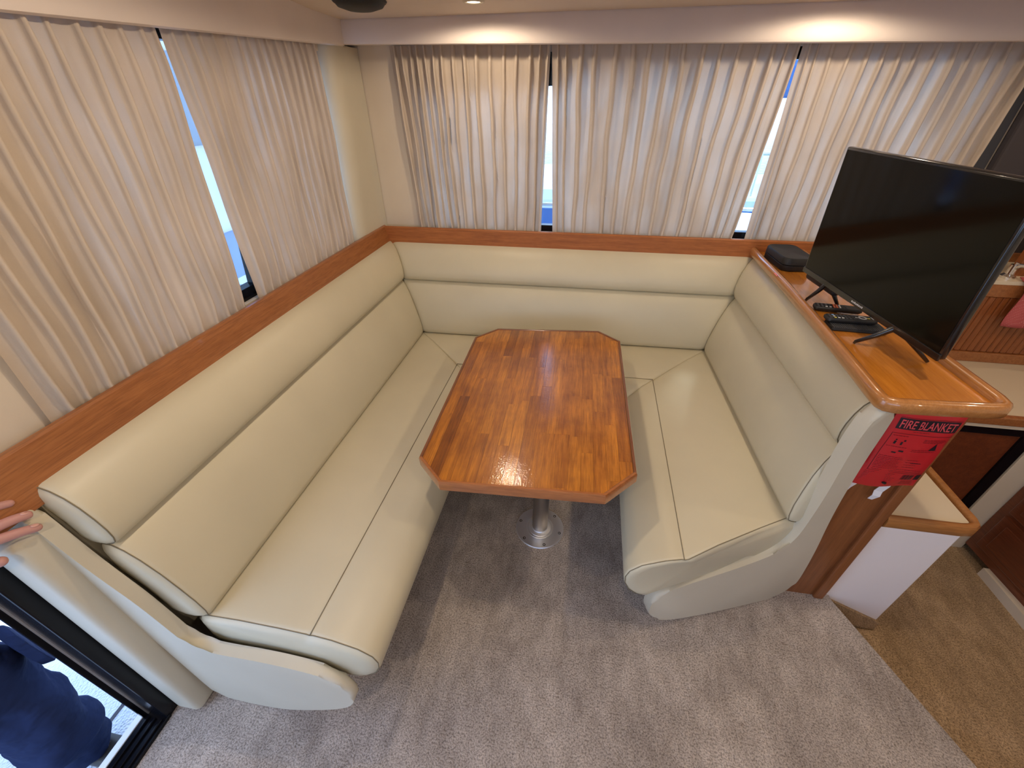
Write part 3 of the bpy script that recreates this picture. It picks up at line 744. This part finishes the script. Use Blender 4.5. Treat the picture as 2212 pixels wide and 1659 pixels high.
obj('base', lathe(bmesh.new(), [(.028, 0), (.028, .01), (.016, .02), (.014, .06), (0, .062)], (1.925, 2.17, 1.062), 20), M_chrome, tapo, smooth=40)
obj('spout', tube(bmesh.new(), [(1.925, 2.17, 1.10), (1.93, 2.15, 1.125), (1.94, 2.12, 1.13), (1.945, 2.10, 1.115)], .009, 10), M_chrome, tapo, smooth=True)
obj('lever', B(1.925, 1.99, 2.155, 2.175, 1.120, 1.132, bev=.003), M_chrome, tapo)
# pink checked cloth hanging over the ledge
bm = bmesh.new(); g = []
for i in range(13):
    row = []
    for j in range(13):
        u, v = i/12, j/12
        x = 1.950+.44*u+.01*math.sin(v*5); z = 1.075-.205*v-.02*u*v; y = 2.085-.02*v+.006*math.sin(u*14+v*3)
        if j == 0: y = 2.14; z = 1.078
        row.append(bm.verts.new((x, y, z)))
    g.append(row)
for a, b in zip(g, g[1:]):
    for j in range(12): bm.faces.new((a[j], a[j+1], b[j+1], b[j]))
cloth = obj('dish_cloth', bm, M_cloth, None, smooth=True); props(cloth, 'pink checked dish cloth hanging over the galley ledge at the right edge', 'cloth')
md = cloth.modifiers.new('thick', 'SOLIDIFY'); md.thickness = .004

# ================================================================== TELEVISION
A0 = V3((.938, 1.898, 1.138)); A1 = V3((1.024, 1.182, 1.130)); uvec = (A1-A0).normalized(); LT = (A1-A0).length
nT = V3((-uvec.y, uvec.x, 0)); nT = -nT if nT.x > 0 else nT     # screen side
tv = thing('television', (A0+A1)/2, 'large black flat television standing on the console tray, facing the table', 'television')
tv.location.z = 1.057
upv = uvec.cross(nT); upv = -upv if upv.z < 0 else upv
upv = (upv+nT*.055).normalized(); nT = (nT-upv*nT.dot(upv)).normalized()
MT = Matrix(((uvec.x, nT.x, upv.x, A0.x), (uvec.y, nT.y, upv.y, A0.y), (uvec.z, nT.z, upv.z, A0.z), (0, 0, 0, 1)))
HT = .462
def tvbox(name, m, u0, u1, n0, n1, z0, z1, bev=0, parent=tv, seg=2, sm=False):
    bm = bmesh.new(); box(bm, u0, u1, n0, n1, z0, z1, bev=bev, seg=seg, M=MT); return obj(name, bm, m, parent, smooth=sm)
tvbox('frame', M_tvf, 0, LT, -.022, 0, 0, HT, .006, seg=3, sm=40)
tvbox('screen', M_screen, .009, LT-.009, -.001, .0012, .020, HT-.009)
bz = tvbox('lower_bezel', M_tvf, .0, LT, -.004, .0035, -.002, .019, .0015)
tvbox('back_housing', M_blackm, .05, LT-.05, -.052, -.018, -.012, .25, .016, seg=3, sm=40)
tvbox('speaker_housing', M_blackm, -.002, .20, -.05, -.015, -.035, .03, .014, seg=3, sm=40)
lg = bz
for k, hh in enumerate((.006, .005, .0065, .005, .006, .0055, .005, .0065)):
    u = LT*.5-.03+k*.0078
    tvbox('maker_mark', M_wp, u, u+.0055, .0034, .0038, .0055, .0055+hh, parent=bz)
for uu, fx in ((.165, V3((.930, 1.766, 1.060))), (.545, V3((.945, 1.405, 1.060)))):
    root = A0+uvec*uu-nT*.012
    bm = bmesh.new(); stn = None
    top = root+V3((0, 0, .012))
    stn = obj('stand_foot', tube(bm, [top, top.lerp(fx, .12)+V3((0, 0, .004)), top.lerp(fx, .5), fx+V3((0, 0, .004)), fx+(fx-top).normalized()*.004], [.012, .0105, .008, .006, .004], 10), M_tvf, tv, smooth=True)
    bk = top+(top-fx)*1.25; bk.z = 1.061
    bm = bmesh.new(); obj('stand_foot', tube(bm, [top, top.lerp(bk, .5), bk, ], [.012, .008, .005], 10), M_tvf, tv, smooth=True)

# set-top box
bx_ = thing('set_top_box', (1.02, 2.25, 1.056), 'black rounded set-top box behind the television in the tray corner', 'box', None, (0, 0, R(3)))
def rrect(w_, l_, r_, z, n=6):
    out = []
    for cx, cy, a0 in ((w_-r_, l_-r_, 0), (-w_+r_, l_-r_, 90), (-w_+r_, -l_+r_, 180), (w_-r_, -l_+r_, 270)):
        for k in range(n+1): a = R(a0+90*k/n); out.append(V3((cx+r_*math.cos(a), cy+r_*math.sin(a), z)))
    return out
W_, L_ = .072, .125
obj('lower_case', loft(bmesh.new(), [rrect(W_-.004, L_-.004, .035, 0), rrect(W_, L_, .038, .006), rrect(W_, L_, .038, .026), rrect(W_-.003, L_-.003, .036, .028)]), M_blackm, bx_, world=False, smooth=40)
obj('upper_case', loft(bmesh.new(), [rrect(W_-.003, L_-.003, .036, .029), rrect(W_, L_, .038, .031), rrect(W_-.001, L_-.001, .038, .056), rrect(W_-.005, L_-.005, .036, .062), rrect(W_-.008, L_-.008, .034, .0605)]), M_blackm, bx_, world=False, smooth=40)
# remotes
def remote(loc, rz, label, L_, kind, lift=0):
    t = thing('remote_control', loc, label, 'remote control', 'remote controls on the console tray', (0, R(lift), rz))
    Wd = .023
    obj('case', loft(bmesh.new(), [rrect(L_-.006, Wd-.005, .008, 0), rrect(L_, Wd, .012, .006), rrect(L_, Wd, .012, .013), rrect(L_-.003, Wd-.003, .010, .017)]), M_blackm, t, world=False, smooth=40)
    def dot(x, y, w_, h_, m, nm='button'): obj(nm, B(x-w_, x+w_, y-h_, y+h_, .016, .0185, bev=.0006, seg=1), m, t, world=False)
    for i in range(8):
        for j in range(3):
            if kind == 0 and i == 4: continue
            x = -L_+.014+i*.0125 if kind else -L_+.014+i*.013
            mm = M_grey2
            if kind and i == 1: mm = (M_ye, M_wp, M_bl)[j]
            if i in (2, 3) and j == 0: mm = M_wp
            dot(x, -.012+j*.012, .0035, .0028, mm)
    if kind == 0:
        dot(-L_+.066, 0, .003, .016, M_or, 'orange_key'); dot(-L_+.075, 0, .003, .016, M_or, 'orange_key'); dot(-L_+.084, 0, .003, .016, M_wp, 'white_key')
    else:
        c = (L_-.045, 0, .0165)
        obj('ring_key', lathe(bmesh.new(), [(.0085, 0), (.0085, .002), (.0135, .002), (.0135, 0)], c, 24), M_wp, t, world=False)
        dot(L_-.064, 0, .004, .003, M_wp); dot(L_-.026, -.002, .004, .003, M_ye); dot(L_-.014, 0, .0016, .010, M_wp)
    return t
remote((.998, 1.668, 1.062), R(-14), 'black remote with two orange keys, nearer the set-top box', .078, 0, -3)
remote((.985, 1.548, 1.072), R(-2), 'black remote with a white ring key, lying on a ribbed black case', .082, 1)
rc = thing('ribbed_case', (1.0, 1.528, 1.0556), 'flat ribbed black case under the remote with the white ring key', 'case', None, (0, 0, R(-3)))
obj('case_body', loft(bmesh.new(), [rrect(.088, .036, .010, 0), rrect(.090, .038, .012, .004), rrect(.088, .036, .010, .012)]), M_blackm, rc, world=False, smooth=40)
for k in range(26):
    obj('rib', B(-.082+k*.0065, -.079+k*.0065, -.035, .035, .0115, .0135), M_grey2, rc, world=False)

# ================================================================== FIRE BLANKET PACKET
fb = thing('fire_blanket_packet', (1.03, 1.118, .84), 'red fire blanket packet hanging on the end of the timber console', 'safety packet')
def packet():
    bm = bmesh.new(); g = []; N, Mz = 14, 16
    for i in range(N+1):
        row = []
        for j in range(Mz+1):
            u, v = i/N, j/Mz
            x = .945+.176*u; z = 1.03-.325*v
            bul = .016*math.sin(math.pi*min(1, max(0, u)))**.5*math.sin(math.pi*min(1, v*1.0))**.6+.004
            z -= .012*math.sin(u*math.pi*1.2+.4)*v*v
            y = 1.106-bul+.0012*math.sin(u*9+v*13)
            row.append(bm.verts.new((x, y, z)))
        g.append(row)
    for a, b in zip(g, g[1:]):
        for j in range(Mz): bm.faces.new((a[j], a[j+1], b[j+1], b[j]))
    bd = [g[i][0] for i in range(N+1)]+[g[N][j] for j in range(1, Mz+1)]+[g[i][Mz] for i in range(N-1, -1, -1)]+[g[0][j] for j in range(Mz-1, 0, -1)]
    bk = [bm.verts.new((v.co.x, 1.1065, v.co.z)) for v in bd]
    for i in range(len(bd)): k = (i+1) % len(bd); bm.faces.new((bd[i], bd[k], bk[k], bk[i]))
    bm.faces.new(bk)
    return bm
obj('pouch', packet(), M_red, fb, smooth=60)
def ysurf(x, z):
    u = (x-.945)/.176; v = (1.03-z)/.325
    u = min(1, max(0, u)); v = min(1, max(0, v))
    return 1.106-(.016*math.sin(math.pi*u)**.5*math.sin(math.pi*v)**.6+.004)+.0012*math.sin(u*9+v*13)
def decal(name, quads, m):
    """flat print following the pouch surface; quads: (x0,x1,z0,z1)"""
    bm = bmesh.new()
    for x0, x1, z0, z1 in quads:
        nx = max(1, int((x1-x0)/.008)); nz = max(1, int((z1-z0)/.01)); gr = [[bm.verts.new((x0+(x1-x0)*i/nx, ysurf(x0+(x1-x0)*i/nx, z0+(z1-z0)*j/nz)-.0007, z0+(z1-z0)*j/nz)) for j in range(nz+1)] for i in range(nx+1)]
        for a, b in zip(gr, gr[1:]):
            for j in range(nz): bm.faces.new((a[j], b[j], b[j+1], a[j+1]))
    return obj(name, bm, m, fb)
decal('title_band', [(.957, 1.112, .945, .983)], M_ink)
decal('rule_line', [(.957, 1.114, .985, .9865), (.957, 1.116, .9285, .930), (.957, .9585, .775, .929), (.957, 1.116, .773, .7745)], M_inkr)
fc = bpy.data.curves.new('title', 'FONT'); fc.body = 'FIRE BLANKET'; fc.size = .034; fc.align_x = 'CENTER'; fc.align_y = 'CENTER'; fc.extrude = 0.0; fc.offset = .0004
to = bpy.data.objects.new('title_tmp', fc); COL.objects.link(to)
bpy.context.view_layer.update()
me = bpy.data.meshes.new_from_object(to.evaluated_get(bpy.context.evaluated_depsgraph_get()))
bpy.data.objects.remove(to)
bm = bmesh.new(); bm.from_mesh(me)
xs = [v.co.x for v in bm.verts]; wd = max(xs)-min(xs); ysx = [v.co.y for v in bm.verts]; ht = max(ysx)-min(ysx); cy_ = (max(ysx)+min(ysx))/2; cx_ = (max(xs)+min(xs))/2
for v in bm.verts:
    X = 1.0345+(v.co.x-cx_)*.142/wd; Z = .964+(v.co.y-cy_)*.028/ht
    v.co = (X, ysurf(X, Z)-.0016, Z)
obj('title_lettering', bm, M_pink if False else mat('title_red', (.62, .07, .08), .4)[0], fb)
qs = []; rn = random.Random(3)
def para(x0, x1, z0, z1, n):
    for i in range(n):
        z = z1-(z1-z0)*i/max(1, n-1); x = x0
        e = x1-rn.uniform(0, .2)*(x1-x0)
        while x < e:
            w_ = rn.uniform(.003, .010); qs.append((x, min(e, x+w_), z, z+.0016)); x += w_+.0016
para(1.005, 1.05, .938, .938, 1)
para(.963, 1.01, .920, .920, 1); para(1.045, 1.108, .905, .915, 3); para(.963, 1.015, .878, .878, 1); para(1.03, 1.105, .868, .874, 2)
para(.962, 1.03, .795, .838, 8); para(1.04, 1.075, .80, .83, 4); para(.966, 1.112, .780, .788, 2); para(.955, 1.05, .722, .765, 8); para(1.07, 1.11, .722, .738, 4)
decal('small_print', qs, M_inkr)
decal('barcode', [(1.062+k*.003, 1.062+k*.003+(.002 if k % 3 else .001), .745, .768) for k in range(11)]+[(1.102, 1.118, .745, .768)], M_ink)
pic = []
for k in range(9): pic.append((1.075+.0015*k, 1.095-.0012*k if k < 7 else 1.087, .876+.0035*k, .8795+.0035*k))
pic += [(.975, .981, .889, .901), (.976, .980, .903, .908), (.993, .998, .887, .899), (.998, 1.003, .901, .907), (1.0, 1.012, .862, .868), (.985, .996, .855, .860), (1.055, 1.085, .818, .820)]
decal('pictogram', pic, M_ink)
obj('hanging_hook', lathe(bmesh.new(), [(.006, 0), (.006, .004), (0, .005)], (1.028, 1.092, .722), 14), M_screw, fb)
# two white hanging tapes below the packet
def tape(pts, wv_, label):
    bm = bmesh.new(); rows = []
    for (x, z, y, w_) in pts: rows.append([bm.verts.new((x-w_, y, z)), bm.verts.new((x+w_, y-.001, z-.003))])
    for a, b in zip(rows, rows[1:]): bm.faces.new((a[0], a[1], b[1], b[0]))
    o = obj('pull_tape', bm, M_tape, None); props(o, label, 'tape'); md = o.modifiers.new('t', 'SOLIDIFY'); md.thickness = .0012; return o
tape([(1.052, .730, 1.1035, .012), (1.050, .70, 1.104, .0125), (1.042, .672, 1.106, .013), (1.040, .655, 1.100, .012), (1.034, .632, 1.106, .007)], 1, 'white pull tape hanging from the middle of the red packet')
tape([(.962, .725, 1.1035, .012), (.958, .70, 1.106, .010), (.952, .675, 1.109, .007), (.945, .62, 1.112, .003)], 1, 'white pull tape tucked beside the bench end panel below the red packet')

# ================================================================== CEILING FITTINGS
sp_ = thing('ceiling_speaker', (-.94, 2.02, 2.05), 'round black ceiling speaker above the corner of the bench', 'speaker')
spk = obj('grille', lathe(bmesh.new(), [(0, -.030), (.05, -.028), (.085, -.018), (.096, -.006), (.098, .004)], (-.93, 2.01, 2.060), 40), M_blackm, sp_, smooth=True)
obj('mounting_ring', lathe(bmesh.new(), [(.098, .0), (.102, .004), (.102, .03), (.09, .03)], (-.93, 2.01, 2.054), 40), M_blackm, sp_, smooth=40)
def zceil(y):
    for (y0, z0), (y1, z1) in zip(CEIL, CEIL[1:]):
        if y1 <= y <= y0: return z0+(z1-z0)*(y0-y)/(y0-y1)
    return 2.12
names_ = ['round recessed downlight above the corner of the bench', 'round recessed downlight above the television']
NAMES_D = {2: 'ceiling downlight in front of the table, left one', 3: 'ceiling downlight over the console and step, right one', 4: 'ceiling downlight behind the camera near the cockpit door', 5: 'ceiling downlight behind the camera over the step', 6: 'ceiling downlight over the galley drawers', 7: 'ceiling downlight at the rear of the galley passage', 8: 'ceiling downlight over the galley backsplash corner'}
dl0 = None
for k, (x, y, z, e) in enumerate(DOWN):
    z = zceil(y)
    t = thing('ceiling_downlight', (x, y, z), names_[k] if k < 2 else NAMES_D[k], 'light', 'recessed ceiling downlights')
    if k == 0:
        r1 = obj('trim_ring', lathe(bmesh.new(), [(.026, -.001), (.030, -.004), (.040, -.004), (.044, .001)], (0, 0, 0), 28), M_cream, t, world=False, smooth=True)
        r2 = obj('lamp', lathe(bmesh.new(), [(.026, -.001), (.0, -.0025)], (0, 0, 0), 28), M_lamp, t, world=False)
        dl0 = (r1, r2)
    else:
        for q in dl0: c = q.copy(); link(c, t)
    ld = bpy.data.lights.new('downlight_beam', 'SPOT'); ld.energy = e; ld.color = WARM; ld.spot_size = R(172); ld.spot_blend = .25; ld.shadow_soft_size = .025
    lo_ = bpy.data.objects.new('downlight_beam', ld); lo_.location = (0, 0, -.012); link(lo_, t)

# ================================================================== PERSON
def skinned(name, verts, edges, radii, m, parent, root=0, sub=2):
    me = bpy.data.meshes.new(name); me.from_pydata([tuple(v) for v in verts], edges, [])
    me.materials.append(m); o = bpy.data.objects.new(name, me); link(o, parent)
    sk = o.modifiers.new('skin', 'SKIN'); sk.use_smooth_shade = True
    lay = me.skin_vertices[0].data if me.skin_vertices else None
    if lay is None:
        bmx = bmesh.new(); bmx.from_mesh(me); bmx.verts.layers.skin.verify(); bmx.to_mesh(me); bmx.free(); lay = me.skin_vertices[0].data
    for i, r_ in enumerate(radii): lay[i].radius = (r_, r_) if not isinstance(r_, tuple) else r_
    for i in range(len(verts)): lay[i].use_root = (i == root)
    s = o.modifiers.new('sub', 'SUBSURF'); s.levels = sub; s.render_levels = sub
    return o
per = thing('person', (-1.66, .15, -.25), 'person in dark navy trousers outside the door, hand resting on the bench end', 'person')
O = V3((-1.66, .15, -.25))
def w2(p): return V3(p)-O
bod = []; ed = []; ra = []
def bv(p, r_, prev=None):
    bod.append(w2(p)); ra.append(r_)
    if prev is not None: ed.append((prev, len(bod)-1))
    return len(bod)-1
pel = bv((-1.80, .10, .66), .135)
ab = bv((-1.81, .10, .85), .125, pel); ch = bv((-1.80, .11, 1.04), .15, ab); up_ = bv((-1.79, .12, 1.14), .11, ch); nk = bv((-1.77, .13, 1.22), .052, up_)
hd0 = bv((-1.755, .14, 1.29), .075, nk); hd1 = bv((-1.75, .15, 1.38), .092, hd0); hd2 = bv((-1.755, .15, 1.455), .07, hd1)
nose = bv((-1.655, .165, 1.375), .016, hd1)
# legs
h1 = bv((-1.72, .17, .60), .10, pel); k1 = bv((-1.62, .22, .22), .065, h1); a1 = bv((-1.60, .21, -.16), .042, k1); f1 = bv((-1.50, .22, -.222), .022, a1)
h2 = bv((-1.90, .02, .60), .10, pel); k2 = bv((-1.92, -.02, .22), .065, h2); a2 = bv((-1.95, -.04, -.16), .042, k2); f2 = bv((-1.85, -.03, -.222), .022, a2)
# arms
s1 = bv((-1.66, .25, 1.12), .06, up_); e1_ = bv((-1.52, .20, .90), .042, s1); w1 = bv((-1.310, .190, .980), .027, e1_)
s2 = bv((-1.93, .0, 1.12), .06, up_); e2_ = bv((-2.0, -.02, .84), .042, s2); w22 = bv((-1.93, .0, .62), .028, e2_); hnd2 = bv((-1.91, .0, .54), .03, w22)
pm = bv((-1.245, .228, .998), .030, w1); pm2 = bv((-1.212, .262, 1.006), .030, pm)
def finger(pts, rs, base):
    p = base
    for q, r_ in zip(pts, rs): p = bv(q, r_, p)
    return p
FING = [
 ([(-1.205, .310, 1.018), (-1.194, .345, 1.042), (-1.184, .378, 1.042), (-1.178, .402, 1.028)], [.0120, .0110, .0100, .0085]),
 ([(-1.188, .305, 1.014), (-1.172, .340, 1.014), (-1.162, .374, 1.008), (-1.155, .402, .996)], [.0130, .0122, .0112, .0095]),
 ([(-1.176, .292, 1.000), (-1.162, .325, .996), (-1.150, .360, .984), (-1.140, .393, .966)], [.0130, .0122, .0112, .0095]),
]
for pts, rs in FING: finger(pts, rs, pm2)
th = finger([(-1.215, .262, .968), (-1.180, .292, .952), (-1.142, .318, .952)], [.015, .0135, .0115], pm)
lf = finger([(-1.228, .300, 1.022), (-1.219, .335, 1.050), (-1.212, .362, 1.052)], [.0100, .0090, .0078], pm2)
body = skinned('body', bod, ed, ra, M_skin, per, 0, 2)
for (nx, ny, nz) in ((-1.1555, .392, 1.0085), (-1.1405, .384, .9800)):
    nl = obj('fingernail', lathe(bmesh.new(), [(0, .0012), (.0045, .0010), (.0062, 0), (0, -.001)], (0, 0, 0), 16), M_nail, per, world=False, smooth=True)
    nl.location = w2((nx, ny, nz)); nl.rotation_euler = (R(-28), R(18), 0); nl.scale = (1, 1.35, 1)
obj('hair', lathe(bmesh.new(), [(.02, .105), (.07, .085), (.098, .04), (.102, -.01), (.09, -.03)], (-1.76, .15, 1.40), 24), M_hair, per, smooth=True)
for c in (.135, .185): obj('eye', lathe(bmesh.new(), [(0, -.009), (.008, -.004), (.008, .004), (0, .009)], (-1.668, c, 1.395), 12), M_wp, per, smooth=True)
# trousers (own skinned surface, thicker than the leg) and shirt
T = [(-1.80, .10, .70), (-1.80, .10, .60), (-1.71, .175, .52), (-1.655, .215, .34), (-1.60, .215, .15), (-1.575, .20, .04), (-1.60, .205, -.08), (-1.60, .20, -.215),
     (-1.90, .02, .52), (-1.92, -.02, .22), (-1.94, -.03, -.17)]
TR = [.155, .165, .130, .112, .100, .108, .088, .082, .13, .105, .088]
tro = skinned('trousers', [w2(p) for p in T], [(0, 1), (1, 2), (2, 3), (3, 4), (4, 5), (5, 6), (6, 7), (1, 8), (8, 9), (9, 10)], TR, M_navy, per, 0, 3)
tx_ = bpy.data.textures.new('cloth_folds', 'CLOUDS'); tx_.noise_scale = .11; tx_.noise_depth = 1
dm = tro.modifiers.new('folds', 'DISPLACE'); dm.texture = tx_; dm.strength = .055; dm.mid_level = .5
Tsh = [(-1.80, .10, .72), (-1.81, .10, .90), (-1.80, .11, 1.06), (-1.79, .12, 1.16), (-1.66, .25, 1.13), (-1.57, .25, .99), (-1.93, .0, 1.13), (-1.98, -.01, .92)]
skinned('shirt', [w2(p) for p in Tsh], [(0, 1), (1, 2), (2, 3), (3, 4), (4, 5), (3, 6), (6, 7)], [.16, .145, .165, .115, .075, .06, .075, .06], M_shirt, per, 0, 2)
for c in ((-1.53, .215, -.215), (-1.88, -.03, -.215)):
    obj('shoe', B(c[0]-.11, c[0]+.13, c[1]-.045, c[1]+.045, -.249, -.170, bev=.03, seg=3), M_shoe, per, smooth=True)
# thigh pocket with flap on the outer side of the trouser leg
pk = obj('pocket_flap', prism(bmesh.new(), smooth_poly([(-1.60, .335, .50), (-1.50, .31, .47), (-1.49, .31, .33), (-1.53, .33, .30), (-1.60, .345, .32)], 1), (-.03, -.02, 0), bev=.006), M_navy, per, smooth=40)
